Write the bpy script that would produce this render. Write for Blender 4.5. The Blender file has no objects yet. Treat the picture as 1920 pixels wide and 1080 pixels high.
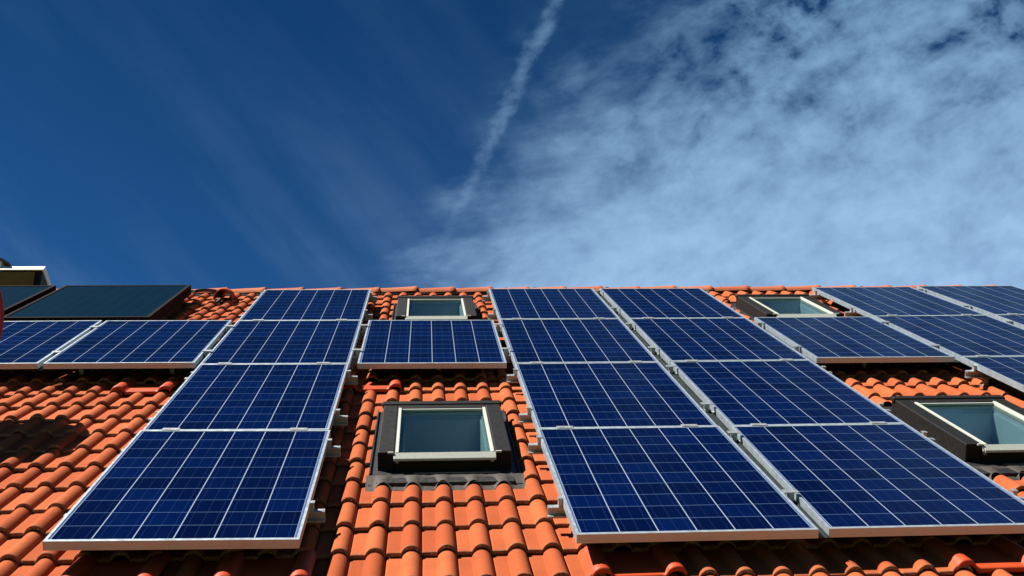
import bpy, bmesh, math, random
from mathutils import Vector, Matrix, noise
random.seed(7)
S = bpy.context.scene
COL = S.collection
# ------------------------------------------------------------------ camera
SL = math.radians(35)                      # pitch of the tiled roof
Z0 = 2.86                                  # height of the plane origin (lowest panel edge)
CS, SN = math.cos(SL), math.sin(SL)
def PW(u, v, n):                           # roof-plane coordinates -> world
    return Vector((u, v*CS - n*SN, Z0 + v*SN + n*CS))
RW = Matrix(((1, 0, 0), (0, CS, -SN), (0, SN, CS)))
F_ = Vector((0.07358645, 0.89371404, 0.44256101))
R_ = Vector((0.99728127, -0.06421389, -0.03614763))
U_ = Vector((0.00388709, -0.44401778, 0.89600954))
cam_d = bpy.data.cameras.new('camera'); cam = bpy.data.objects.new('camera', cam_d); COL.objects.link(cam)
M3 = Matrix((R_, U_, -F_)).transposed()
cam.matrix_world = Matrix.Translation(PW(1.4987, -4.609, 1.7148)) @ M3.to_4x4()
cam_d.lens = 2233.2/1920*36; cam_d.sensor_width = 36; cam_d.clip_end = 3000; cam_d.clip_start = .05
S.camera = cam
# ------------------------------------------------------------------ light
SUNP = Vector((-0.80, 0.64, 1.0))          # towards the sun, in roof-plane axes
SUNW = (RW @ SUNP).normalized()
sd = bpy.data.lights.new('sun', 'SUN'); so = bpy.data.objects.new('sun', sd); COL.objects.link(so)
sd.energy = 5.0; sd.angle = math.radians(.5); sd.color = (1, .95, .87)
so.rotation_euler = SUNW.to_track_quat('Z', 'Y').to_euler(); so.location = (0, 0, 30)
S.view_settings.view_transform = 'Standard'; S.view_settings.look = 'None'
S.view_settings.gamma = 1; S.view_settings.exposure = 1.45
try: S.view_settings.use_curve_mapping = False
except Exception: pass
S.render.engine = 'CYCLES'
S.cycles.max_bounces = 8; S.cycles.diffuse_bounces = 1; S.cycles.transparent_max_bounces = 12

class G:                                   # tiny shader expression helper
    def __init__(s, nt): s.nt = nt
    def n(s, t, **k):
        x = s.nt.nodes.new(t)
        for a, b in k.items(): setattr(x, a, b)
        return x
    def put(s, sock, v):
        if isinstance(v, bpy.types.NodeSocket): s.nt.links.new(v, sock)
        elif v is not None:
            if hasattr(sock.default_value, '__len__') and not hasattr(v, '__len__'): v = [v]*len(sock.default_value)
            if hasattr(v, '__len__') and len(sock.default_value) == 4 and len(v) == 3: v = (*v, 1)
            sock.default_value = v
    def m(s, op, a, b=None, c=None, clamp=False):
        x = s.n('ShaderNodeMath', operation=op, use_clamp=clamp)
        for i, v in enumerate((a, b, c)):
            if v is not None: s.put(x.inputs[i], v)
        return x.outputs[0]
    def vm(s, op, a, b=None):
        x = s.n('ShaderNodeVectorMath', operation=op); s.put(x.inputs[0], a)
        if b is not None: s.put(x.inputs[1], b)
        return x.outputs['Value'] if op in ('DOT_PRODUCT', 'LENGTH') else x.outputs[0]
    def xyz(s, x, y, z=0):
        c = s.n('ShaderNodeCombineXYZ')
        for i, v in enumerate((x, y, z)): s.put(c.inputs[i], v)
        return c.outputs[0]
    def sep(s, v):
        c = s.n('ShaderNodeSeparateXYZ'); s.put(c.inputs[0], v); return c.outputs
    def noise(s, v, sc, det=4, rough=.5, dist=0, col=False):
        x = s.n('ShaderNodeTexNoise'); s.put(x.inputs['Vector'], v); x.inputs['Scale'].default_value = sc
        x.inputs['Detail'].default_value = det; x.inputs['Roughness'].default_value = rough; x.inputs['Distortion'].default_value = dist
        return x.outputs['Color' if col else 'Fac']
    def ss(s, v, a, b, lo=0., hi=1.):
        x = s.n('ShaderNodeMapRange', interpolation_type='SMOOTHSTEP')
        for i, q in enumerate((v, a, b, lo, hi)): s.put(x.inputs[i], q)
        return x.outputs[0]
    def mix(s, f, a, b, mode='MIX'):
        x = s.n('ShaderNodeMix', data_type='RGBA', blend_type=mode)
        s.put(x.inputs[0], f); s.put(x.inputs[6], a); s.put(x.inputs[7], b); return x.outputs[2]
# ------------------------------------------------------------------ sky
w = bpy.data.worlds.new('World'); S.world = w; w.use_nodes = True; w.node_tree.nodes.clear()
g = G(w.node_tree)
sky = g.n('ShaderNodeTexSky', sky_type='NISHITA'); sky.sun_disc = False
sky.sun_elevation = math.asin(SUNW.z); sky.sun_rotation = math.atan2(SUNW.x, SUNW.y)
sky.air_density = 1.0; sky.dust_density = .3; sky.ozone_density = 3.0
d = g.n('ShaderNodeTexCoord').outputs['Generated']
fz = g.m('MAXIMUM', g.vm('DOT_PRODUCT', d, F_), .12)
K = 2233.2/960
X = g.m('MULTIPLY', g.m('DIVIDE', g.vm('DOT_PRODUCT', d, R_), fz), K)
Y = g.m('MULTIPLY', g.m('DIVIDE', g.vm('DOT_PRODUCT', d, U_), fz), K)
P0 = g.xyz(X, Y, 0)
def aniso(ang, sx, sy, off=0):             # rotated and stretched copy of the direction chart
    ca, sa = math.cos(ang), math.sin(ang)
    a = g.m('ADD', g.m('MULTIPLY', X, ca*sx), g.m('MULTIPLY', Y, sa*sx))
    b = g.m('ADD', g.m('MULTIPLY', X, -sa*sy), g.m('MULTIPLY', Y, ca*sy))
    return g.xyz(g.m('ADD', a, off), b, off)
warp = g.vm('SCALE', g.vm('SUBTRACT', g.noise(P0, 3.0, 3, .5, col=True), (.5, .5, .5)))
warp.node.inputs['Scale'].default_value = .12
A1 = g.vm('ADD', aniso(math.radians(24), 1.0, 1.7, 3.1), warp)
n_big = g.noise(A1, 2.6, 2, .5)
n_mid = g.noise(A1, 8.0, 4, .55)
n_mid2 = g.noise(g.vm('ADD', aniso(math.radians(-20), 1.0, 1.5, 6.3), warp), 10.5, 4, .55)
n_fine = g.noise(g.vm('ADD', aniso(math.radians(30), 1.0, 1.5, 9.0), warp), 24, 4, .6)
n_feather = g.noise(g.vm('ADD', aniso(math.radians(10), .9, 2.4, 1.7), warp), 5.5, 6, .6)
# diagonal edge of the cloud field
edge = g.m('ADD', g.m('SUBTRACT', X, g.m('MULTIPLY', Y, .80)), .27)
edge = g.m('ADD', edge, g.m('MULTIPLY', g.m('SUBTRACT', n_feather, .5), .42))
edge = g.m('ADD', edge, g.m('MULTIPLY', g.m('SUBTRACT', n_big, .5), .30))
body = g.ss(edge, -.05, .42)
low = g.ss(g.m('SUBTRACT', Y, g.m('MULTIPLY', X, .12)), .52, -.02)
thick = g.m('ADD', g.m('MULTIPLY', low, .46), .22)
det = g.m('ADD', g.m('MULTIPLY', g.m('SUBTRACT', g.m('ADD', n_mid, g.m('MULTIPLY', n_mid2, .6)), .80), 1.35), g.m('MULTIPLY', g.m('SUBTRACT', n_fine, .5), .75))
det = g.m('ADD', det, g.m('MULTIPLY', g.m('SUBTRACT', n_big, .5), .85))
dens = g.m('MULTIPLY', body, g.m('ADD', thick, g.m('MULTIPLY', det, g.m('SUBTRACT', .95, g.m('MULTIPLY', low, .38)))))
dens = g.m('MAXIMUM', dens, 0.0)
# thin veils on the left
v1 = g.noise(g.vm('ADD', aniso(math.radians(-48), .45, 2.6, 5.0), warp), 1.9, 5, .55)
v2 = g.noise(aniso(math.radians(5), 1.2, 3.2, 2.0), 7, 4, .6)
veil = g.m('MULTIPLY', g.ss(v1, .40, .72), g.m('ADD', .5, g.m('MULTIPLY', v2, .8)))
veil = g.m('MULTIPLY', veil, g.m('ADD', .025, g.m('MULTIPLY', low, .06)))
# contrail
xc = g.m('ADD', g.m('MULTIPLY', g.m('SUBTRACT', Y, .5625), .47), .088)
xc = g.m('ADD', xc, g.m('MULTIPLY', g.m('SUBTRACT', g.noise(P0, 11, 3, .6), .5), .014))
dx = g.m('SUBTRACT', X, xc)
wd = g.m('ADD', .016, g.m('MULTIPLY', g.m('SUBTRACT', n_fine, .5), .03))
core = g.m('SUBTRACT', 1.0, g.ss(g.m('ABSOLUTE', dx), g.m('MULTIPLY', wd, .1), g.m('MULTIPLY', wd, 1.5)))
smear = g.m('MULTIPLY', g.ss(dx, -.085, -.005), g.m('SUBTRACT', 1.0, g.ss(dx, .0, .03)))
smear = g.m('MULTIPLY', smear, g.ss(n_feather, .38, .72))
fade = g.m('ADD', g.ss(Y, -.10, .45, 0., .8), g.ss(Y, .40, .60, 0., .25))
trail = g.m('MULTIPLY', g.m('MULTIPLY', fade, .78), g.m('ADD', g.m('MULTIPLY', core, g.m('MULTIPLY', g.ss(n_fine, .2, .8), .36)), g.m('MULTIPLY', smear, .11)))
cl = g.m('ADD', g.m('ADD', dens, veil), trail)
# away from the photographed part of the sky: scattered thin cloud
front = g.ss(g.vm('DOT_PRODUCT', d, F_), .3, .7)
other = g.m('MULTIPLY', g.ss(g.noise(d, 3, 5, .55), .5, .8), .18)
cl = g.m('ADD', g.m('MULTIPLY', cl, front), g.m('MULTIPLY', other, g.m('SUBTRACT', 1.0, front)))
cl = g.m('SUBTRACT', 1.0, g.m('EXPONENT', g.m('MULTIPLY', cl, -1.35)), clamp=True)
hz = g.ss(g.sep(d)[2], .35, .72)
tint = g.mix(1.0, sky.outputs[0], g.mix(hz, (.092, .300, .490, 1), (.035, .178, .320, 1)), 'MULTIPLY')
cloudc = g.mix(hz, (3.75, 5.75, 8.2, 1), (1.95, 3.75, 5.8, 1))
out = g.mix(cl, tint, cloudc)
bg = g.n('ShaderNodeBackground'); g.put(bg.inputs[0], out); bg.inputs[1].default_value = .05
w.node_tree.links.new(bg.outputs[0], g.n('ShaderNodeOutputWorld').inputs[0])
# ------------------------------------------------------------------ materials
def mat(name):
    m = bpy.data.materials.new(name); m.use_nodes = True; m.node_tree.nodes.clear()
    gg = G(m.node_tree); b = gg.n('ShaderNodeBsdfPrincipled'); o = gg.n('ShaderNodeOutputMaterial')
    m.node_tree.links.new(b.outputs[0], o.inputs[0]); return m, gg, b, o
def bump(gg, b, h, st, dist):
    x = gg.n('ShaderNodeBump'); x.inputs['Strength'].default_value = st; x.inputs['Distance'].default_value = dist
    gg.put(x.inputs['Height'], h); gg.put(b.inputs['Normal'], x.outputs[0])
def simple(name, col, rough=.6, metal=0., var=.12, sc=30, bmp=.0, spec=.5):
    m, gg, b, o = mat(name)
    co = gg.n('ShaderNodeTexCoord').outputs['Object']; nz = gg.noise(co, sc, 5, .6)
    c = gg.mix(gg.ss(nz, .3, .7), [x*(1-var) for x in col], [min(1, x*(1+var)) for x in col])
    gg.put(b.inputs['Base Color'], c); b.inputs['Metallic'].default_value = metal
    gg.put(b.inputs['Roughness'], gg.ss(nz, .2, .8, max(0, rough-.08), min(1, rough+.08)))
    b.inputs['Specular IOR Level'].default_value = spec
    if bmp: bump(gg, b, nz, bmp, .004)
    return m
def tile_mat(name, c1, c2, lip=False, rough=.92, spec=.08, spots=1.0):
    m, gg, b, o = mat(name)
    co = gg.n('ShaderNodeTexCoord').outputs['Object']
    at = gg.n('ShaderNodeAttribute', attribute_name='tint'); r = gg.sep(at.outputs['Vector'])
    n1 = gg.noise(co, 5, 4, .6); n2 = gg.noise(co, 60, 4, .7); n3 = gg.noise(co, 260, 2, .6)
    c = gg.mix(r[0], c1, c2)
    c = gg.mix(gg.ss(n1, .4, .7, 0, .30), c, [x*.72 for x in c1])
    c = gg.mix(gg.ss(n2, .5, .75, 0, .28*spots), c, (c1[0]*.55, c1[1]*.62, c1[2]*.8))
    c = gg.mix(gg.ss(n3, .62, .78, 0, .35*spots), c, (.21, .11, .065, 1))
    if not lip:                              # lichen and soot gathering near the tail edge of every tile
        dirt = gg.m('MULTIPLY', gg.ss(r[1], .12, .0), gg.ss(n2, .44, .56))
        c = gg.mix(gg.m('MULTIPLY', dirt, .55*spots), c, (.17, .10, .06, 1))
    else:
        c = gg.mix(gg.ss(gg.noise(co, 75, 4, .75), .47, .62), c, (.085, .06, .042, 1))
        c = gg.mix(gg.ss(gg.noise(co, 110, 3, .7), .57, .66), c, (.40, .33, .26, 1))
    gg.put(b.inputs['Base Color'], c)
    b.inputs['Roughness'].default_value = rough; b.inputs['Specular IOR Level'].default_value = spec
    h = gg.m('ADD', gg.m('MULTIPLY', n2, .6), gg.m('MULTIPLY', n3, .4))
    bump(gg, b, h, .5 if lip else .5*spots+.02, .004 if not lip else .01)
    return m
M = {}
M['tile'] = tile_mat('terracotta_tile', (.255, .053, .017, 1), (.340, .084, .029, 1))
M['lip'] = tile_mat('tile_broken_edge', (0.2482, 0.0876, 0.0438, 1), (0.2920, 0.1095, 0.0548, 1), True, .9)
M['ridge'] = tile_mat('ridge_terracotta', (0.2920, 0.0803, 0.0365, 1), (0.3358, 0.1058, 0.0511, 1), False, .8)
M['metal_tile'] = tile_mat('painted_metal_tile', (.36, .045, .011, 1), (.38, .050, .013, 1), False, .55, .2, .12)
M['dark'] = simple('dark_underlay', (0.0146, 0.0117, 0.0102), .9)
M['alu'] = simple('anodised_aluminium', (0.37, 0.43, 0.47), .46, .7, .05, 25)
M['alu2'] = simple('mill_aluminium', (0.36, 0.38, 0.38), .45, .7, .15, 60)
M['blackclad'] = simple('dark_grey_cladding', (0.0052, 0.0047, 0.0042), .6, 0, .18, 40, .1, .2)
M['flash'] = simple('black_flashing', (0.0088, 0.0088, 0.0095), .5, 0, .3, 30, .1)
M['lead'] = simple('lead_apron', (0.025, 0.018, 0.013), .8, .1, .35, 45, .5)
M['sash'] = simple('brushed_sash', (0.33, 0.345, 0.295), .5, .0, .05, 80)
M['lining'] = simple('white_reveal', (0.5694, 0.5986, 0.584), .6, 0, .04, 8)
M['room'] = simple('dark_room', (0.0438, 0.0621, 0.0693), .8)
M['render'] = simple('wall_plaster', (0.4526, 0.4161, 0.3504), .9, 0, .08, 12, .25)
M['grass'] = simple('lawn', (0.0365, 0.0657, 0.0182), .95, 0, .5, 3, .5)
M['white'] = simple('white_fascia', (0.6278, 0.6278, 0.6132), .5, 0, .03, 10)
M['strip'] = simple('weathered_zinc', (.014, .021, .020), .65, .1, .3, 12, .1, .2)
M['red'] = simple('red_dish_paint', (0.3066, 0.0204, 0.0131), .4, 0, .12, 12, .05)
M['rubber'] = simple('black_rubber', (0.0109, 0.0109, 0.0109), .5)
M['collframe'] = simple('brown_black_frame', (0.0102, 0.0066, 0.0058), .8, 0, .2, 30, 0, .05)
M['gutter'] = simple('copper_brown_gutter', (0.1168, 0.0548, 0.0328), .45, .6, .2, 20)
M['wood'] = simple('brown_wood', (0.1168, 0.0621, 0.0328), .7, 0, .3, 14)

def cells_mat():
    m, gg, b, o = mat('polycrystalline_cells')
    co = gg.n('ShaderNodeTexCoord').outputs['Object']; oi = gg.n('ShaderNodeObjectInfo')
    s3 = gg.sep(co); pu, pv = .1585, .1605
    cu = gg.m('ADD', gg.m('DIVIDE', s3[0], pu), 3.0); cv = gg.m('ADD', gg.m('DIVIDE', s3[1], pv), 5.0)
    fu, fv = gg.m('FRACT', cu), gg.m('FRACT', cv)
    du = gg.m('MULTIPLY', gg.m('MINIMUM', fu, gg.m('SUBTRACT', 1.0, fu)), pu)
    dv = gg.m('MULTIPLY', gg.m('MINIMUM', fv, gg.m('SUBTRACT', 1.0, fv)), pv)
    inside = gg.m('MULTIPLY', gg.m('COMPARE', cu, 3.0, 3.0), gg.m('COMPARE', cv, 5.0, 5.0))
    gu = gg.m('GREATER_THAN', du, .0023); gv = gg.m('GREATER_THAN', dv, .0018)
    cell = gg.m('MULTIPLY', inside, gg.m('MULTIPLY', gu, gv))
    wn = gg.n('ShaderNodeTexWhiteNoise', noise_dimensions='4D')
    gg.put(wn.inputs['Vector'], gg.xyz(gg.m('FLOOR', cu), gg.m('FLOOR', cv), 0)); gg.put(wn.inputs['W'], gg.m('MULTIPLY', oi.outputs['Random'], 91.0))
    rv = wn.outputs['Value']
    vo = gg.n('ShaderNodeTexVoronoi'); vo.inputs['Scale'].default_value = 75
    gg.put(vo.inputs['Vector'], gg.vm('ADD', gg.vm('MULTIPLY', co, (1.7, .8, 1)), gg.vm('MULTIPLY', wn.outputs['Color'], (3, 3, 3))))
    grain = gg.sep(vo.outputs['Color'])[0]
    streak = gg.noise(gg.vm('MULTIPLY', co, (60, 7, 1)), 1.0, 3, .6)
    v = gg.m('ADD', gg.m('MULTIPLY', rv, .55), gg.m('ADD', gg.m('MULTIPLY', grain, .22), gg.m('MULTIPLY', streak, .35)))
    c = gg.mix(gg.ss(v, .15, 1.0), (.0002, .0016, .016, 1), (.0004, .0040, .034, 1))
    c = gg.mix(gg.m('MULTIPLY', gg.m('GREATER_THAN', gg.sep(wn.outputs['Color'])[1], .86), .35), c, (.0003, .0012, .010, 1))
    # three thin bus bars along each cell
    f3 = gg.m('FRACT', gg.m('MULTIPLY', fu, 3.0)); bb = gg.m('LESS_THAN', gg.m('ABSOLUTE', gg.m('SUBTRACT', f3, .5)), .016)
    c = gg.mix(gg.m('MULTIPLY', bb, .16), c, (.06, .10, .18, 1))
    back = gg.mix(gu, (.19, .23, .29, 1), (.055, .095, .165, 1))
    rim = gg.mix(inside, (.05, .08, .16, 1), back)
    c = gg.mix(cell, rim, c)
    gg.put(b.inputs['Base Color'], c)
    b.inputs['Roughness'].default_value = .16; b.inputs['Specular IOR Level'].default_value = .5; b.inputs['IOR'].default_value = 1.17
    gg.put(b.inputs['Roughness'], gg.ss(gg.noise(co, 4, 5, .6), .3, .8, .10, .24))
    return m
M['cells'] = cells_mat()
def coll_mat():
    m, gg, b, o = mat('absorber_glass')
    co = gg.n('ShaderNodeTexCoord').outputs['Object']
    st = gg.m('FRACT', gg.m('MULTIPLY', gg.sep(co)[0], 8.5)); ln = gg.m('LESS_THAN', gg.m('ABSOLUTE', gg.m('SUBTRACT', st, .5)), .06)
    c = gg.mix(gg.m('MULTIPLY', ln, .12), gg.mix(gg.noise(co, 3, 4, .6), (.0006, .0075, .017, 1), (.0010, .010, .021, 1)), (.006, .026, .036, 1))
    gg.put(b.inputs['Base Color'], c); b.inputs['Roughness'].default_value = .4; b.inputs['IOR'].default_value = 1.06
    return m
M['absorber'] = coll_mat()
def glass_mat(name, tint, refl=1.0):
    m, gg, b, o = mat(name); m.node_tree.nodes.remove(b)
    tr = gg.n('ShaderNodeBsdfTransparent'); tr.inputs[0].default_value = tint
    gl = gg.n('ShaderNodeBsdfGlossy'); gl.inputs['Roughness'].default_value = .04; gl.inputs[0].default_value = (.9, 1, 1, 1)
    fr = gg.n('ShaderNodeFresnel'); fr.inputs[0].default_value = 1.55
    mx = gg.n('ShaderNodeMixShader'); L = m.node_tree.links
    gg.put(mx.inputs[0], gg.m('MULTIPLY', fr.outputs[0], refl, clamp=True))
    L.new(tr.outputs[0], mx.inputs[1]); L.new(gl.outputs[0], mx.inputs[2]); L.new(mx.outputs[0], o.inputs[0])
    return m
M['glass'] = glass_mat('skylight_glass', (.66, .76, .77, 1), .36)
M['olive'] = simple('olive_glass_reflection', (.055, .038, .004), .6, 0, .15, 6, 0, .05)  # dark window glass, its olive reflection painted in as base colour

# ------------------------------------------------------------------ mesh helpers
class MB:
    def __init__(s): s.v = []; s.f = []; s.mi = []; s.t = []; s.smooth = []
    def add(s, vs, fs, mi=0, tint=(0, 1, 0), smooth=False):
        o = len(s.v); s.v += [tuple(x) for x in vs]
        s.t += (list(tint) if isinstance(tint, list) else [tint]*len(vs))
        for f in fs: s.f.append(tuple(o+i for i in f)); s.mi.append(mi); s.smooth.append(smooth)
    def box(s, a, b, mi=0, tint=(0, 1, 0)):
        (x0, y0, z0), (x1, y1, z1) = a, b
        s.add([(x0,y0,z0),(x1,y0,z0),(x1,y1,z0),(x0,y1,z0),(x0,y0,z1),(x1,y0,z1),(x1,y1,z1),(x0,y1,z1)],
              [(3,2,1,0),(4,5,6,7),(0,1,5,4),(1,2,6,5),(2,3,7,6),(3,0,4,7)], mi, tint)
    def tube(s, pts, r, n=12, mi=0, caps=True):
        pts = [Vector(p) for p in pts]; rings = []; up = None
        for i, p in enumerate(pts):
            t = (pts[min(i+1, len(pts)-1)] - pts[max(i-1, 0)]).normalized()
            a = t.orthogonal().normalized() if up is None else (up - t*up.dot(t)).normalized()
            up = a; bb = t.cross(a); rr = r[i] if hasattr(r, '__len__') else r
            rings.append([p + rr*(math.cos(2*math.pi*k/n)*a + math.sin(2*math.pi*k/n)*bb) for k in range(n)])
        vs = [q for rg in rings for q in rg]; fs = []
        for i in range(len(rings)-1):
            for k in range(n): fs.append((i*n+k, i*n+(k+1) % n, (i+1)*n+(k+1) % n, (i+1)*n+k))
        if caps: fs.append(tuple(reversed(range(n)))); fs.append(tuple((len(rings)-1)*n+k for k in range(n)))
        s.add(vs, fs, mi, smooth=True)
    def build(s, name, mats, parent=None, org=None, world=False, bev=0.):
        me = bpy.data.meshes.new(name); o_ = Vector(org) if org is not None else Vector((0, 0, 0))
        me.from_pydata([tuple(Vector(p)-o_) for p in s.v], [], s.f)
        for m in (mats if isinstance(mats, (list, tuple)) else [mats]): me.materials.append(m)
        me.polygons.foreach_set('material_index', s.mi); me.polygons.foreach_set('use_smooth', s.smooth)
        at = me.attributes.new('tint', 'FLOAT_VECTOR', 'POINT'); at.data.foreach_set('vector', [c for t in s.t for c in t])
        me.update(); ob = bpy.data.objects.new(name, me); COL.objects.link(ob)
        if parent: ob.parent = parent
        if bev:
            b = ob.modifiers.new('bevel', 'BEVEL'); b.width = bev; b.segments = 2; b.limit_method = 'ANGLE'; b.angle_limit = math.radians(40)
        return ob
def tag(o, label, cat, group=None, kind=None):
    if label: o['label'] = label
    if cat: o['category'] = cat
    if group: o['group'] = group
    if kind: o['kind'] = kind
    return o
def empty(name, loc, onroof=False):
    o = bpy.data.objects.new(name, None); COL.objects.link(o); o.location = loc; o.empty_display_size = .1
    if onroof: o.rotation_euler = (SL, 0, 0)
    return o
def onroof(ob, org):                        # a top-level mesh whose vertices are in roof axes
    ob.location = PW(*org); ob.rotation_euler = (SL, 0, 0); return ob
def copy_tree(o, parent=None):
    c = o.copy(); COL.objects.link(c)
    if parent: c.parent = parent
    for ch in list(o.children): copy_tree(ch, c)
    return c

# ------------------------------------------------------------------ ground
gm = MB(); nn = 40
for i in range(nn+1):
    for j in range(nn+1):
        x = (i/nn-.5)*2; y = (j/nn-.5)*2
        gm.v.append((x*abs(x)*900, y*abs(y)*900, noise.noise(Vector((x*9, y*9, 0)))*1.2*max(0, (x*x+y*y)-.05))); gm.t.append((0, 1, 0))
for i in range(nn):
    for j in range(nn):
        a = i*(nn+1)+j; gm.f.append((a, a+nn+1, a+nn+2, a+1)); gm.mi.append(0); gm.smooth.append(True)
tag(gm.build('ground', M['grass']), None, None, kind='structure')

# ------------------------------------------------------------------ house
UL, UR = -4.665, 7.24                       # gable ends
VE, VR = -1.092, 7.36                       # eave, ridge (front slope)
house = empty('house', (1.3, PW(0, 7.36, 0).y, 0))
tag(house, 'house with an orange clay tiled roof carrying the solar panels', 'house')
HO = house.location.copy()
RY = PW(0, VR, -.2).y; RZ = PW(0, VR, -.2).z
# roof frame node: children of the roof mesh share its axes
def roofmesh(mb, name, mats, parent, bev=0.):
    return mb.build(name, mats, parent, None, bev=bev)

PITCH = .15; TW = .30; CH = .324; U0 = 1.035 - .30*19; V0 = .205 - .324*4; N0 = -.168
XS = [0.000, .0025, .008, .030, .056, .0635, .0650, .0675, .0715, .077, .084, .092, .100, .108, .116, .124, .131, .1375, .142, .1448, .1462, .1480, .1495]
def prof(x):
    x = x % PITCH
    if x < .0025: return -.0045*(1-x/.0025)
    if x < .064: return 0.
    if x > .1462: return -.0045*min(1, (x-.1462)/.0018)
    q = abs(x-.1045)/.0418 if x < .1045 else (x-.1045)/.0418
    return .031*max(0., 1-q**2.15)**.78
OPEN = []                                    # skylight openings in the tile field (u0,u1,v0,v1)
SKY = [(1.602, 1.07), (4.715, 1.07), (1.602, 5.10), (4.800, 5.10)]
for cu, v0 in SKY: OPEN.append((cu-.392, cu+.392, v0, v0+1.52))
METAL = {(-.195, 3.112), (1.305, 3.112), (.405, -.128), (1.005, -.128), (2.505, -.128), (4.005, -.128)}
tiles = MB()
def strip(mb, u_a, u_b, v_a, v_b, ut, vt, jit, lip):
    du, dv, dn, tl, rot, tint = jit
    xs = [x for x in ([q for q in XS]+[q+PITCH for q in XS[:-1]]+[.2965]) if u_a-ut < x-1e-6 and x+1e-6 < u_b-ut]
    xs = [u_a-ut] + xs + [u_b-ut]
    rows = []
    vr = [v_a, v_b] if not lip else [v_a, v_a+.0035, v_a+.012, v_b]
    nr = len(vr)
    def P(x, v, extra=0.):
        lift = .022*(1-(v-vt)/CH)
        h = prof(x) if x < .2966 else -.007
        edge = 0.
        if lip and v < vt+.3*.01: edge = 0
        wob = .0016*noise.noise(Vector(((ut+x)*38, vt*3.1, tint*7)))*(1 if v < vt+.02 else 0)
        return (ut+x+du+rot*(v-vt), v+dv+wob*1.4 - rot*x, N0+h+lift+dn+tl*(x-.15)+extra+wob*.5)
    vs = []; tn = []
    if lip:
        for x in xs: vs.append(P(x, v_a+.003, -.020)); tn.append((tint, 0, 0))
        for x in xs: vs.append(P(x, v_a, -.0185)); tn.append((tint, 0, 0))
        for x in xs: vs.append(P(x, v_a-.001, -.0035)); tn.append((tint, 0, 0))
        nr0 = 3
    else: nr0 = 0
    for v in vr[(1 if lip else 0):]:
        for x in xs: vs.append(P(x, v, -.0008 if (lip and v < v_a+.004) else 0.)); tn.append((tint, (v-vt)/CH, 0))
    n = len(xs); tot = len(vs)//n; fs = []; mi = []
    o = len(mb.v); mb.v += vs; mb.t += tn
    for r in range(tot-1):
        for k in range(n-1):
            mb.f.append((o+r*n+k, o+r*n+k+1, o+(r+1)*n+k+1, o+(r+1)*n+k))
            mb.mi.append(1 if (lip and r < 2) else 0); mb.smooth.append(True)
ncol = int(round((UR-U0)/TW)); nrow = 27
for j in range(nrow):
    vt = V0+j*CH
    for i in range(-1, ncol+1):
        ut = U0+i*TW
        if ut < UL-.02 or ut+TW > UR+.05: continue
        if any(abs(ut+.27-a) < .01 and abs(vt-b+.04-.02) < .06 for a, b in METAL): continue
        rnd = random.Random(i*131+j*977)
        jit = (rnd.uniform(-.0016, .0016), rnd.uniform(-.005, .005), rnd.uniform(-.0018, .003), rnd.uniform(-.011, .011), rnd.uniform(-.006, .006), rnd.random())
        top = min(vt+CH+.045, VR-.01)
        a0, a1, b0, b1 = ut, ut+TW-.0012, vt, top
        cut = [q for q in OPEN if q[0] < a1 and q[1] > a0 and q[2] < b1 and q[3] > b0]
        if not cut: strip(tiles, a0, a1, b0, b1, ut, vt, jit, True); continue
        q = cut[0]
        if q[0] > a0: strip(tiles, a0, q[0], b0, b1, ut, vt, jit, True)
        if q[1] < a1: strip(tiles, q[1], a1, b0, b1, ut, vt, jit, True)
        m0, m1 = max(a0, q[0]), min(a1, q[1])
        if q[2] > b0: strip(tiles, m0, m1, b0, q[2], ut, vt, jit, True)
        if q[3] < b1: strip(tiles, m0, m1, max(q[3], b0), b1, ut, vt, jit, q[3] < b0+.001)
roof = tiles.build('roof', [M['tile'], M['lip']], house)
roof.location = PW(0, 0, 0)-HO; roof.rotation_euler = (SL, 0, 0)
roof['label'] = 'orange clay pantile roof slope facing the viewer'
# boarding under the tiles with holes for the skylights, back slope, verge tiles
ub = MB(); us = sorted([UL, UR]+[x for q in OPEN[:2] for x in (q[0]+.06, q[1]-.06)]); NB = -.235
def under(a, b, c, d_): ub.box((a, c, NB-.05), (b, d_, NB))
c0, c1 = (SKY[0][0]-.34, SKY[0][0]+.34), (SKY[1][0]-.34, SKY[3][0]+.34)
for a, b in ((UL, c0[0]), (c0[1], c1[0]), (c1[1], UR)): under(a, b, VE+.02, VR-.05)
for a, b in (c0, c1):
    for lo, hi in ((VE+.02, 1.20), (2.50, 5.23), (6.53, VR-.05)): under(a, b, lo, hi)
ub.build('boarding', M['dark'], roof)
bk = MB()                                     # back slope as a pantile sheet
NBK = 60
ys = [RY+.05+(k/24)*6.6 for k in range(25)]
vs = []; tn = []
xsb = [UL+(UR-UL)*k/480 for k in range(481)]
for k, y in enumerate(ys):
    for x in xsb:
        vs.append((x, y, RZ+.12-(y-RY)*math.tan(SL)+prof(x-U0)+(.0 if k % 2 else .02))); tn.append((.5, 1, 0))
o = len(bk.v); bk.v += vs; bk.t += tn
for k in range(24):
    for i in range(480): bk.f.append((k*481+i, k*481+i+1, (k+1)*481+i+1, (k+1)*481+i)); bk.mi.append(0); bk.smooth.append(True)
b_ = bk.build('back_roof', M['tile'], house, HO); b_['label'] = 'orange clay tiled roof slope facing away from the viewer'
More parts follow.
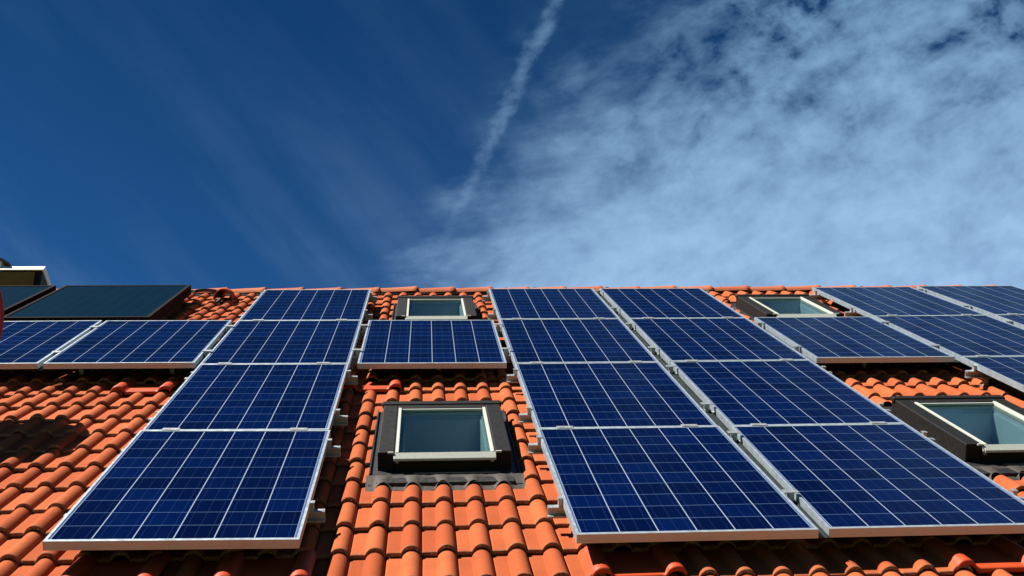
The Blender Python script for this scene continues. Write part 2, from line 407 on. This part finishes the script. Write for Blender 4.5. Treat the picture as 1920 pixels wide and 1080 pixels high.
# ridge caps: each one a flared half-round, lapped over the next
def ridge_cap(mb, L=.43, tint=.5):
    vs = []; tn = []; n = 18; secs = [(0, .098, 0), (.02, .100, 0), (L-.05, .108, 0), (L-.045, .111, 0), (L-.004, .113, 0), (L, .110, 0), (L, .098, 0), (L-.05, .096, 0)]
    for x, r, _ in secs:
        for k in range(n+1):
            a = math.pi*k/n; vs.append((x, -math.cos(a)*r*1.08, math.sin(a)*r*.82-.03)); tn.append((tint, 1, 0))
    fs = [(i*(n+1)+k, i*(n+1)+k+1, (i+1)*(n+1)+k+1, (i+1)*(n+1)+k) for i in range(len(secs)-1) for k in range(n)]
    o = len(mb.v); mb.add(vs, fs, 0, tn, True)
def roof_local(wp): return RW.transposed() @ (Vector(wp)-PW(0, 0, 0))
RCZ = PW(0, VR, -.10).z - .062
caps = []
for t_ in range(4):
    rc = MB(); ridge_cap(rc, .405, t_/3); me = rc.build('ridge_tile', M['ridge']); caps.append(me)
nc = 0; x = -.110-.378*12
while x < UR-.05:
    rr = random.Random(nc)
    src = caps[nc % 4]
    o = src if nc < 4 else src.copy()
    if nc >= 4: COL.objects.link(o)
    o.parent = roof; o.location = roof_local((x, RY, RCZ+rr.uniform(-.004, .004)+.012)); o.rotation_euler = (-SL, -.024+rr.uniform(-.004, .004), rr.uniform(-.008, .008))
    nc += 1; x += .378
rv = MB(); rv.tube([roof_local((UL+.05, RY, RCZ-.02)), roof_local((UR-.05, RY, RCZ-.02))], .075, 12)
rv.build('ridge_vent', M['dark'], roof)
# bright folded-metal tiles that let the roof hooks through
def metal_tile(uc2, vt):
    mb = MB(); w0 = uc2-.30; xs = [-.046, -.040, -.030, -.018, 0, .018, .030, .038, .045, .060, .15, .240, .255, .264, .272, .284, .300, .316, .328, .336, .342]
    def hh(x):
        for c in (0, .30):
            if abs(x-c) < .046: return .037*max(0, 1-(abs(x-c)/.044)**2.2)**.7
        return .0+.001*math.sin(x*60)
    rows = [(vt-.002, -.022), (vt-.008, -.010), (vt-.007, -.002), (vt+.004, .003), (vt+.14, .003), (vt+CH+.03, -.006)]
    vs = []; tn = []
    for v, e in rows:
        for x in xs: vs.append((w0+x, v, N0+.012+hh(x)+.022*(1-(v-vt)/CH)+e)); tn.append((.5, 1, 0))
    n = len(xs); mb.add(vs, [(r*n+k, r*n+k+1, (r+1)*n+k+1, (r+1)*n+k) for r in range(len(rows)-1) for k in range(n-1)], 0, tn, True)
    o = mb.build('metal_tile', M['metal_tile'], roof); o['label'] = 'smooth red-orange metal tile between rough clay tiles'
for a, b in METAL:
    metal_tile(a, min([V0+j*CH for j in range(nrow)], key=lambda q: abs(q-b)))
# hooded vent tile near the ridge
vt_ = MB(); vs = []; cx, cy = -.41, 6.80
for i in range(9):
    t_ = i/8; rad = .045+.035*math.sin(t_*math.pi*.5); y = cy+.30-.36*t_; zc = N0+.02+.035*math.sin(t_*math.pi*.55)
    for k in range(13):
        a = math.pi*k/12; vs.append((cx-math.cos(a)*rad, y, zc+math.sin(a)*rad*1.15))
vt_.add(vs, [(i*13+k, i*13+k+1, (i+1)*13+k+1, (i+1)*13+k) for i in range(8) for k in range(12)], 0, (.3, 1, 0), True)
o_ = vt_.build('vent_tile', M['tile'], roof); o_['label'] = 'hooded clay vent tile below the ridge'
sm = o_.modifiers.new('thick', 'SOLIDIFY'); sm.thickness = .012
# verge boards, gutter, walls
wl = MB()
ez = PW(0, VE+.55, -.4).z; ey = PW(0, VE+.55, -.4).y; by = 2*RY-ey
def gable(x0, x1):
    wl.add([(x0, ey, 0), (x0, by, 0), (x0, by, ez), (x0, RY, RZ-.22), (x0, ey, ez), (x1, ey, 0), (x1, by, 0), (x1, by, ez), (x1, RY, RZ-.22), (x1, ey, ez)],
           [(0, 1, 2, 3, 4), (9, 8, 7, 6, 5), (0, 4, 9, 5), (1, 6, 7, 2), (4, 3, 8, 9), (3, 2, 7, 8)])
gable(UL+.25, UR-.25)
wo = wl.build('wall', M['render'], house, HO)
gt = MB(); vs = []
gy, gz = PW(0, VE-.05, -.2).y, PW(0, VE-.05, -.2).z-.03
for x in (UL-.02, UR+.02):
    for k in range(13):
        a = math.pi*k/12; vs.append((x, gy-math.cos(a)*.07, gz-math.sin(a)*.07))
gt.add(vs, [(k, 13+k, 14+k, k+1) for k in range(12)], 0, (0, 1, 0), True)
go = gt.build('gutter', M['gutter'], house, HO); sm = go.modifiers.new('t', 'SOLIDIFY'); sm.thickness = .004
for x in (UL-.01, UR+.012):
    vb = MB(); vb.box((x-.02, VE, -.33), (x+.02, VR, -.150)); o = vb.build('verge_board', M['wood'], roof)
for k, wx in enumerate((-3.0, -.6, 3.4, 5.8)):
    wm = MB(); wm.box((wx-.55, ey-.03, .95), (wx+.55, ey+.01, 1.95)); wf = wm.build('window', M['white'], house, HO)
    pm = MB()
    for a in (-.50, .03): pm.box((wx+a, ey-.035, 1.0), (wx+a+.47, ey-.031, 1.9))
    pm.build('pane', M['absorber'], wf, HO)
dm = MB(); dm.box((1.0, ey-.03, 0.02), (1.95, ey+.01, 2.05)); dr = dm.build('door', M['wood'], house, HO)
hm = MB(); hm.tube([(1.08, ey-.04, 1.05), (1.08, ey-.09, 1.05), (1.2, ey-.09, 1.05)], .01, 8); hm.build('handle', M['alu2'], dr, HO)

# ------------------------------------------------------------------ skylights (parts of the house)
def skylight(cu, v0, k):
    root = MB(); a, b = cu-.345, cu+.345; f0, f1 = v0+.262, v0+1.285; nt, nb = -.038, -.178
    ga, gb = cu-.258, cu+.258; g0, g1 = f0-.004, f1-.125
    # cladding ring: two side covers, hood at the top, apron below
    root.box((a, f0, nb), (ga, f1, nt)); root.box((gb, f0, nb), (b, f1, nt))
    root.box((ga, g1, nb), (gb, f1, nt)); root.box((a-.008, f1-.055, nt-.02), (b+.008, f1+.012, nt+.009))
    root.box((ga+.0003, f0-.002, nb), (gb, f0+.022, nt-.030))
    fr = root.build('skylight', M['blackclad'], roof, (cu, f0, nb), bev=.006); fr.location = (cu, f0, nb)
    O = (cu, f0, nb)
    fl = MB()                                  # flashing trough round the frame
    o0, o1, p0, p1 = cu-.388, cu+.388, v0+.06, v0+1.50
    fl.box((o0, p0, -.215), (a, p1, -.150)); fl.box((b, p0, -.215), (o1, p1, -.150))
    fl.box((a, f1, -.215), (b, p1, -.150)); fl.box((a, p0, -.215), (b, f0, -.137))
    fl.box((o0, p0+.15, -.150), (o0+.006, p1, -.136)); fl.box((o1-.006, p0+.15, -.150), (o1, p1, -.136))
    fl.build('flashing', M['flash'], fr, O)
    ap = MB(); vs = []; N = 90                 # dressed lead apron, wavy over the tile rolls
    for r in range(6):
        for i in range(N+1):
            u = o0-.01+(o1-o0+.02)*i/N; h = prof(u-U0); cr = max(0, h/.033); t_ = r/5
            lo = v0+.004+.062*cr-.012*math.sin(u*31+k)
            v = (v0+.17)*(1-t_)+lo*t_; sag = h*(t_**.6)*1.0
            vs.append((u, v, -.150+.018*(1-t_)+sag-.012*t_+.003*noise.noise(Vector((u*30, v*30, k)))))
    ap.add(vs, [(r*(N+1)+i, (r+1)*(N+1)+i, (r+1)*(N+1)+i+1, r*(N+1)+i+1) for r in range(5) for i in range(N)], 0, (0, 1, 0), True)
    ap.build('apron', M['lead'], fr, O)
    sa = MB()                                  # pale metal sash round the pane
    sa.box((ga+.004, g0-.012, nt-.055), (ga+.021, g1, nt+.003)); sa.box((gb-.021, g0-.012, nt-.055), (gb-.004, g1, nt+.003))
    sa.box((ga+.024, g1-.014, nt-.055), (gb-.024, g1-.001, nt-.004))
    sa.add([(x_, y_, z_) for x_ in (ga-.004, gb+.004) for y_, z_ in ((g0-.012, nt+.001), (g0-.046, nt-.022), (g0-.048, nt-.034), (g0-.012, nt-.034))],
           [(0, 1, 2, 3), (7, 6, 5, 4), (0, 4, 5, 1), (1, 5, 6, 2), (2, 6, 7, 3), (3, 7, 4, 0)])
    sa.box((ga-.034, g0-.020, nt-.004), (ga-.004, g0-.008, nt+.006)); sa.box((gb+.004, g0-.020, nt-.004), (gb+.034, g0-.008, nt+.006))
    sa.build('sash', M['sash'], fr, O, bev=.0015)
    pn = MB(); pn.box((ga+.021, g0-.012, nt-.022), (gb-.021, g1-.014, nt-.016)); pn.build('pane', M['glass'], fr, O)
    rv_ = MB(); i0, i1, j0, j1 = ga+.002, gb-.002, f0+.010, g1-.002; dp = -.46
    def quad(p, m_=0): rv_.add(p, [(0, 1, 2, 3)], m_)
    for lvl, (za, zb, ins, mm) in enumerate(((nt-.024, -.082, .019, 0), (-.082, -.098, .027, 0), (-.098, dp, .036, 0))):
        A_, B_, C_, D_ = i0+ins, i1-ins, j0+ins, j1-ins
        quad([(A_, C_, za), (A_, D_, za), (A_, D_, zb), (A_, C_, zb)], mm); quad([(B_, D_, za), (B_, C_, za), (B_, C_, zb), (B_, D_, zb)], mm)
        quad([(A_, D_, za), (B_, D_, za), (B_, D_, zb), (A_, D_, zb)], mm); quad([(B_, C_, za), (A_, C_, za), (A_, C_, zb), (B_, C_, zb)], mm)
        if lvl < 2:
            e_ = .009; z = zb
            quad([(A_, C_, z), (A_+e_, C_+e_, z), (A_+e_, D_-e_, z), (A_, D_, z)]); quad([(B_, D_, z), (B_-e_, D_-e_, z), (B_-e_, C_+e_, z), (B_, C_, z)])
            quad([(A_, D_, z), (A_+e_, D_-e_, z), (B_-e_, D_-e_, z), (B_, D_, z)])
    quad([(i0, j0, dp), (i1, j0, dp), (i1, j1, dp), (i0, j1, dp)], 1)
    rv_.build('reveal', [M['lining'], M['room']], fr, O)
    return fr
LB = ['small skylight between the single left panel above and open tiles below', 'skylight at the right edge with a white wedge of light behind its pane',
      'skylight just under the ridge above the single middle panel', 'skylight just under the ridge on the right']
for k, (cu, v0) in enumerate(SKY): skylight(cu, v0, k)['label'] = LB[k]

# ------------------------------------------------------------------ solar panels
PN = [
    (-1, 2, -1.5606, 4.1567, 0.0088, 0.0047, 0.0016, -0.0032, 0.9920, 1.6385),
    (0, 2, -0.5373, 4.1580, 0.0066, 0.0063, -0.0044, -0.0038, 0.9870, 1.6399),
    (1, 0, 0.4970, 0.8172, 0.0059, 0.0017, -0.0125, -0.0037, 0.9977, 1.6540),
    (1, 1, 0.4937, 2.4892, -0.0014, -0.0028, -0.0052, 0.0023, 0.9875, 1.6448),
    (1, 2, 0.4965, 4.1510, -0.0017, -0.0013, -0.0028, 0.0004, 0.9938, 1.6459),
    (1, 3, 0.4968, 5.8155, -0.0044, -0.0002, -0.0011, -0.0002, 0.9947, 1.6449),
    (2, 2, 1.5540, 4.1421, -0.0044, -0.0021, -0.0036, 0.0009, 1.0109, 1.6465),
    (3, 0, 2.6110, 0.8100, -0.0012, 0.0034, 0.0007, -0.0064, 1.0038, 1.6525),
    (3, 1, 2.6096, 2.4811, -0.0106, 0.0003, 0.0005, 0.0027, 0.9963, 1.6465),
    (3, 2, 2.6102, 4.1471, -0.0059, 0.0008, -0.0007, 0.0048, 0.9985, 1.6483),
    (3, 3, 2.6132, 5.8131, -0.0029, -0.0019, -0.0008, 0.0002, 1.0018, 1.6439),
    (4, 0, 3.6687, 0.8317, -0.0060, -0.0063, 0.0040, -0.0035, 0.9856, 1.6350),
    (4, 1, 3.6791, 2.4868, -0.0086, 0.0024, 0.0025, 0.0045, 0.9844, 1.6478),
    (4, 2, 3.6784, 4.1516, -0.0042, 0.0021, -0.0003, 0.0024, 0.9885, 1.6476),
    (4, 3, 3.6777, 5.8172, -0.0051, 0.0012, -0.0010, -0.0007, 0.9880, 1.6460),
    (5, 2, 4.7250, 4.1574, 0.0030, -0.0072, 0.0013, -0.0018, 0.9897, 1.6336),
    (6, 1, 5.7441, 2.4935, 0.0075, 0.0004, -0.0013, 0.0015, 0.9930, 1.6471),
    (6, 2, 5.7483, 4.1606, 0.0071, 0.0006, 0.0019, 0.0000, 0.9826, 1.6442),
    (6, 3, 5.7633, 5.8186, 0.0011, -0.0032, 0.0043, -0.0022, 0.9839, 1.6344),
    (7, 2, 6.7997, 4.1576, 0.0089, 0.0002, -0.0016, 0.0018, 0.9927, 1.6468),
    (7, 3, 6.8109, 5.8215, 0.0076, -0.0018, 0.0005, -0.0010, 0.9821, 1.6390),
]
W, H = .992, 1.645
pr = empty('solar_panel', (0, 0, 0))
fm = MB(); tl = .0115; dpt = .038
hw, hh_ = W/2, H/2
te = .021; fm.box((-hw, -hh_, -dpt), (hw, -hh_+te, 0)); fm.box((-hw, hh_-te, -dpt), (hw, hh_, 0))
fm.box((-hw, -hh_+te, -dpt), (-hw+tl, hh_-te, 0)); fm.box((hw-tl, -hh_+te, -dpt), (hw, hh_-te, 0))
fm.box((-hw+.001, -hh_-.0008, -dpt+.010), (hw-.001, -hh_+.003, -dpt+.012))
fm.build('frame', M['alu'], pr)
gm_ = MB(); gm_.box((-hw+tl, -hh_+te, -.008), (hw-tl, hh_-te, -.0022)); gm_.build('cell_sheet', M['cells'], pr)
jb = MB(); jb.box((-.06, hh_-.16, -.030), (.06, hh_-.06, -.008)); jb.build('junction_box', M['rubber'], pr, bev=.004)
def clip_mesh():
    c = MB(); c.box((-.045, -.019, 0), (.045, .019, .0035)); return c
ROWN = {0: 'lowest row', 1: 'second row from the bottom', 2: 'long unbroken row', 3: 'top row under the ridge'}
PLAB = {
 (-1, 2): 'solar panel cut by the left photo edge beside the red dish',
 (0, 2): 'whole solar panel directly below the dark water collector',
 (1, 0): 'lower left solar panel with bare tiles on its left and front',
 (1, 1): 'solar panel directly above the big lower left one',
 (1, 2): 'solar panel two above the lower left one, beside the single middle panel',
 (1, 3): 'topmost solar panel of the left column, touching the ridge',
 (2, 2): 'single solar panel between the two middle skylights',
 (3, 0): 'bottom solar panel just right of the central strip of bare tiles',
 (3, 1): 'solar panel directly right of the middle lower skylight',
 (3, 2): 'solar panel immediately right of the single panel between the middle skylights',
 (3, 3): 'top solar panel immediately right of the middle upper skylight',
 (4, 0): 'bottom solar panel at lower right, reaching the right photo edge',
 (4, 1): 'solar panel whose lower right corner touches the right hand lower skylight',
 (4, 2): 'solar panel directly below the top panel left of the right upper skylight',
 (4, 3): 'top solar panel immediately left of the right upper skylight',
 (5, 2): 'solar panel between the two right hand skylights, dark gap under its front edge',
 (6, 1): 'solar panel cut by the right edge, sloping down past the right lower skylight',
 (6, 2): 'solar panel directly below the top panel right of the right upper skylight',
 (6, 3): 'top solar panel immediately right of the right upper skylight',
 (7, 2): 'solar panel of which only a small left corner shows at the right edge',
 (7, 3): 'last solar panel at the top right end of the roof',
}
cl_src = clip_mesh().build('joint_clip', M['alu2'], pr, bev=.001)
bpy.data.objects.remove(cl_src.copy()) if False else None
have = {(q[0], q[1]) for q in PN}
for idx, (c, r, u, v, n, ro, tx, ty, ww, hh2) in enumerate(PN):
    o = pr if idx == 0 else pr.copy()
    if idx: COL.objects.link(o)
    for ch in list(pr.children):
        if ch.name.startswith('joint_clip'): continue
        if idx: d2 = ch.copy(); COL.objects.link(d2); d2.parent = o
    if (c, r+1) in have:
        for s_ in (-.335, .335):
            d2 = cl_src.copy(); COL.objects.link(d2); d2.parent = o; d2.location = (s_+random.uniform(-.01, .01), H/2+.0105, .0012)
    ex = Vector((1, ro, tx)).normalized(); ez_ = ex.cross(Vector((-ro, 1, ty))).normalized(); ey_ = ez_.cross(ex)
    Rm = RW @ Matrix((ex, ey_, ez_)).transposed()
    o.matrix_world = Matrix.Translation(PW(u, v, n)) @ Rm.to_4x4() @ Matrix.Diagonal((ww/W, min(hh2, 1.655)/H, 1, 1))
    tag(o, PLAB[(c, r)], 'solar panel', 'blue solar panels on the tiled roof')
bpy.data.objects.remove(cl_src)

# ------------------------------------------------------------------ rails with clamps and hooks
RAILS = []
for v in (.46, 1.45): RAILS += [(v, -.056, 1.060, [1]), (v, 2.044, 4.245, [3, 4])]
for v in (2.07, 3.09): RAILS += [(v, -.056, 1.060, [1]), (v, 2.044, 4.245, [3, 4]), (v, 5.185, 7.30, [6])]
for v in (3.72, 4.68): RAILS += [(v, -2.10, 7.34, [-1, 0, 1, 2, 3, 4, 5, 6, 7])]
for v in (5.45, 6.42): RAILS += [(v, -.056, 1.060, [1]), (v, 2.044, 4.245, [3, 4]), (v, 5.185, 7.34, [6, 7])]
UCOL = {-1: -1.56, 0: -.537, 1: .497, 2: 1.554, 3: 2.611, 4: 3.676, 5: 4.725, 6: 5.750, 7: 6.805}
RLAB = {(.46, 1): 'lower silver rail under the lower left panel', (1.45, 1): 'upper silver rail under the lower left panel',
 (.46, 3): 'lower silver rail under the two big bottom right panels', (1.45, 3): 'upper silver rail under the two big bottom right panels',
 (2.07, 1): 'lower silver rail under the panel above the lower left one', (3.09, 1): 'upper silver rail under the panel above the lower left one',
 (2.07, 3): 'lower silver rail under the panel pair between the lower skylights', (3.09, 3): 'upper silver rail under the panel pair between the lower skylights',
 (2.07, 6): 'lower silver rail under the panel right of the right lower skylight', (3.09, 6): 'silver rail end beside the tiles above the right lower skylight',
 (3.72, -1): 'lower silver rail under the long unbroken row of panels', (4.68, -1): 'upper silver rail under the long unbroken row of panels',
 (5.45, 1): 'lower silver rail under the top left panel', (6.42, 1): 'upper silver rail under the top left panel',
 (5.45, 3): 'lower silver rail under the top panel pair between the upper skylights', (6.42, 3): 'upper silver rail under the top panel pair between the upper skylights',
 (5.45, 6): 'lower silver rail under the top right panels', (6.42, 6): 'upper silver rail under the top right panels'}
for v, a, b, cs in RAILS:
    root = empty('mounting_rail', PW(a, v, -.08), True); O = (a, v, -.08)
    rb = MB(); rb.box((a, v-.020, -.050), (b, v+.020, -.0405)); rb.box((a, v-.020, -.090), (b, v+.020, -.081)); rb.box((a, v+.006, -.081), (b, v+.014, -.050))
    rb.build('rail', M['alu2'], root, O)
    tag(root, RLAB[(v, cs[0])], 'mounting rail', 'aluminium rails under the solar panels')
    hooks = [a+.13, b-.13]; x = a+.6
    while x < b-.4: hooks.append(x); x += .62
    for x in hooks:
        hb = MB(); hb.box((x-.015, v-.03, -.102), (x+.015, v+.03, -.0905)); hb.box((x-.015, v-.034, -.150), (x+.015, v-.028, -.0905)); hb.box((x-.015, v-.034, -.150), (x+.015, v+.09, -.144))
        hb.build('roof_hook', M['alu2'], root, O)
    ends = [(a+.028, 1), (b-.028, -1)]
    for x, sgn in ((a+.055, 1), (b-.056, -1)):
        cb = MB(); cb.box((x-.009, v-.016, -.0405), (x+.009, v+.016, -.004)); cb.box((x-.013, v-.016, -.004), (x+.013, v+.016, -.0005))
        cb.build('end_clamp', M['alu2'], root, O)
    for i in range(len(cs)-1):
        x = (UCOL[cs[i]]+UCOL[cs[i+1]])/2
        cb = MB(); cb.box((x-.034, v-.022, .0090), (x+.034, v+.022, .0125)); cb.box((x-.012, v-.022, -.0405), (x+.012, v+.022, .009))
        cb.build('mid_clamp', M['alu2'], root, O)

# flat cover strips closing the gaps between neighbouring panel columns
for u0, w_, va, vb_, lab in ((-1.047, .034, 3.34, 4.97, 'grey cover strip in the gap below the dark collectors at far left'), (-.0215, .036, 3.34, 4.97, 'grey cover strip between the lone collector row panel and the left column'),
        (3.1445, .042, .0, 6.63, 'long grey cover strip in the gap between the two middle right panel columns'), (4.199, .040, 3.34, 4.96, 'short grey cover strip left of the panel between the right skylights'),
        (5.236, .036, 3.35, 4.97, 'short grey cover strip right of the panel between the right skylights'), (6.285, .046, 3.35, 6.62, 'grey cover strip between the last two panel columns at right')):
    cs_ = MB(); O = (u0, va, -.036); cs_.box((u0-w_/2, va, -.0395), (u0+w_/2, vb_, -.0370)); cs_.box((u0-w_/2, va, -.0370), (u0-w_/2+.003, vb_, -.030)); cs_.box((u0+w_/2-.003, va, -.0370), (u0+w_/2, vb_, -.030))
    tag(onroof(cs_.build('cover_strip', M['strip'], None, O), O), lab, 'cover strip', 'cover strips between the panel columns')

# ------------------------------------------------------------------ solar water collectors
def collector(u0, u1, lab):
    O = (u0, 5.10, -.06); root = empty('water_collector', PW(*O), True); tag(root, lab, 'solar collector', 'dark flat water collectors near the ridge')
    v0, v1, nt, nb = 5.10, 6.86, .012, -.078; e = .030
    fb = MB(); fb.box((u0, v0, nb), (u1, v0+e, nt)); fb.box((u0, v1-e, nb), (u1, v1, nt)); fb.box((u0, v0+e, nb), (u0+e, v1-e, nt)); fb.box((u1-e, v0+e, nb), (u1, v1-e, nt))
    fb.box((u0+e, v0+e, nb+.004), (u1-e, v1-e, nb+.012))
    fb.build('frame', M['collframe'], root, O, bev=.003)
    ab = MB(); ab.box((u0+e, v0+e, nt-.014), (u1-e, v1-e, nt-.006)); ab.build('absorber', M['absorber'], root, O)
    for x in (u0+.1, u1-.1):
        pb = MB(); pb.box((x-.02, v0+.1, -.14), (x+.02, v1-.1, nb-.001)); pb.build('support_bar', M['alu2'], root, O)
    st = MB(); st.tube([(u1-.002, v1-.07, -.04), (u1+.05, v1-.07, -.04)], .014, 10); st.build('pipe_stub', M['alu2'], root, O)
collector(-1.90, -.725, 'whole dark teal water collector with brown side below the ridge at left')
collector(-3.16, -1.985, 'dark teal water collector cut by the left edge behind the red dish')
hs = MB(); pts = [(-.68, 6.79, -.04), (-.62, 6.82, -.035), (-.55, 6.90, -.05), (-.50, 6.96, -.07), (-.455, 6.90, -.075), (-.435, 6.78, -.095), (-.43, 6.68, -.11), (-.44, 6.60, -.12)]
def smooth(pts, n=5):
    P_ = [Vector(p) for p in pts]; out_ = []
    for i in range(len(P_)-1):
        p0, p1, p2, p3 = P_[max(i-1, 0)], P_[i], P_[i+1], P_[min(i+2, len(P_)-1)]
        for k in range(n):
            t = k/n; out_.append(.5*((2*p1)+(-p0+p2)*t+(2*p0-5*p1+4*p2-p3)*t*t+(-p0+3*p1-3*p2+p3)*t**3))
    return out_+[P_[-1]]
hs.tube(smooth(pts), .017, 10)
tag(onroof(hs.build('collector_hose', M['rubber'], None, (-.6, 6.8, -.1)), (-.6, 6.8, -.1)), 'black insulated hose curling down onto the tiles beside the water collector', 'hose')

# ------------------------------------------------------------------ satellite dish (mostly outside the frame, throws the round shadow)
DC = PW(-1.25, 2.443, .48); az, el, R0 = 1.191, -.211, .404
nw = Vector((math.sin(az)*math.cos(el), -math.cos(az)*math.cos(el), math.sin(el))); e1 = Vector((math.cos(az), math.sin(az), 0)); e2 = nw.cross(e1)
base = PW(-1.62, 2.50, -.15); dish = empty('satellite_dish', base)
tag(dish, 'red round dish at the left edge throwing a round shadow on the tiles', 'satellite dish')
db = MB(); vs = []; NR, NA = 10, 56
for i in range(NR+1):
    for k in range(NA):
        r = R0*i/NR; a = 2*math.pi*k/NA; vs.append(DC+e1*(r*math.cos(a))+e2*(r*math.sin(a))-nw*(.075*(1-(i/NR)**2)))
db.add(vs, [(i*NA+k, i*NA+(k+1) % NA, (i+1)*NA+(k+1) % NA, (i+1)*NA+k) for i in range(NR) for k in range(NA)], 0, (0, 1, 0), True)
ro_ = db.build('reflector', M['red'], dish, base); sm = ro_.modifiers.new('t', 'SOLIDIFY'); sm.thickness = .006
rm = MB(); rm.tube([DC+e1*(R0*math.cos(2*math.pi*k/48))+e2*(R0*math.sin(2*math.pi*k/48)) for k in range(49)], .007, 8); rm.build('rim', M['red'], dish, base)
back = DC-nw*.085
mt = MB(); mt.tube([base, Vector((base.x, base.y, back.z-.06)), Vector((base.x, base.y, back.z+.05))], .022, 12); mt.build('mast', M['alu2'], dish, base)
ar = MB(); ar.tube([back, Vector((base.x, base.y, back.z))], .03, 10); ar.build('bracket', M['alu2'], dish, base)
fa = MB(); tip = DC+nw*.30-e2*.12; fa.tube([DC-e2*R0, tip], .011, 8); fa.build('feed_arm', M['alu2'], dish, base)
ln_ = MB(); ln_.tube([tip, tip-nw*.02, tip-nw*.09], [.028, .028, .018], 12); ln_.build('receiver', M['white'], dish, base)

# ------------------------------------------------------------------ neighbouring flat-roofed building beyond the ridge
nb_ = empty('penthouse', (-6.6, 15.5, 0)); NO = nb_.location.copy()
tag(nb_, 'white edged flat roofed building with dark olive windows rising behind the ridge at far left', 'building')
xr, zf = -5.06, 11.41; yf = 14.0; xl = -9.5
wb = MB(); wb.add([(xl, yf+.03, 0), (xr-.02, yf+.03, 0), (xr-.02, yf+3, 0), (xl, yf+3, 0), (xl, yf+.03, zf-.09), (xr-.02, yf+.03, zf-.09), (xr-.02, yf+3, zf-1.05), (xl, yf+3, zf-1.05)],
                  [(3,2,1,0),(4,5,6,7),(0,1,5,4),(1,2,6,5),(2,3,7,6),(3,0,4,7)]); wb.build('wall', M['blackclad'], nb_, NO)
rb = MB(); rb.add([(xl-.1, yf-.0, zf-.105), (xr, yf-.0, zf-.105), (xr+.0, yf+3.1, zf-1.06), (xl-.1, yf+3.1, zf-1.06), (xl-.1, yf+.09, zf), (xr, yf+.09, zf), (xr+.0, yf+3.1, zf-.99), (xl-.1, yf+3.1, zf-.99)],
                  [(3,2,1,0),(4,5,6,7),(0,1,5,4),(1,2,6,5),(2,3,7,6),(3,0,4,7)]); rb.build('roof_slab', M['white'], nb_, NO)
x = -5.19
for k in range(6):
    wf = MB(); wf.box((x-.62, yf-.004, zf-1.5), (x, yf+.026, zf-.155)); w_ = wf.build('window', M['olive'], nb_, NO)
    x -= .675
vb = MB(); vb.box((-6.3, yf+.05, zf-.04), (-5.80, yf+.5, zf+.10)); vo_ = vb.build('roof_vent', M['white'], nb_, NO)
vc = MB(); vc.add([(-6.35, yf+.02, zf+.14), (-5.80, yf+.02, zf+.13), (-5.66, yf+.02, zf+.045), (-5.66, yf+.02, zf+.005), (-5.82, yf+.02, zf+.09), (-6.35, yf+.02, zf+.10)] + [(-6.35, yf+.52, zf+.14), (-5.80, yf+.52, zf+.13), (-5.66, yf+.52, zf+.045), (-5.66, yf+.52, zf+.005), (-5.82, yf+.52, zf+.09), (-6.35, yf+.52, zf+.10)],
        [(0, 5, 4, 1), (1, 4, 3, 2), (6, 7, 10, 11), (7, 8, 9, 10), (0, 1, 7, 6), (1, 2, 8, 7), (2, 3, 9, 8), (3, 4, 10, 9), (4, 5, 11, 10), (5, 0, 6, 11)])
vc.build('vent_cap', M['dark'], nb_, NO)
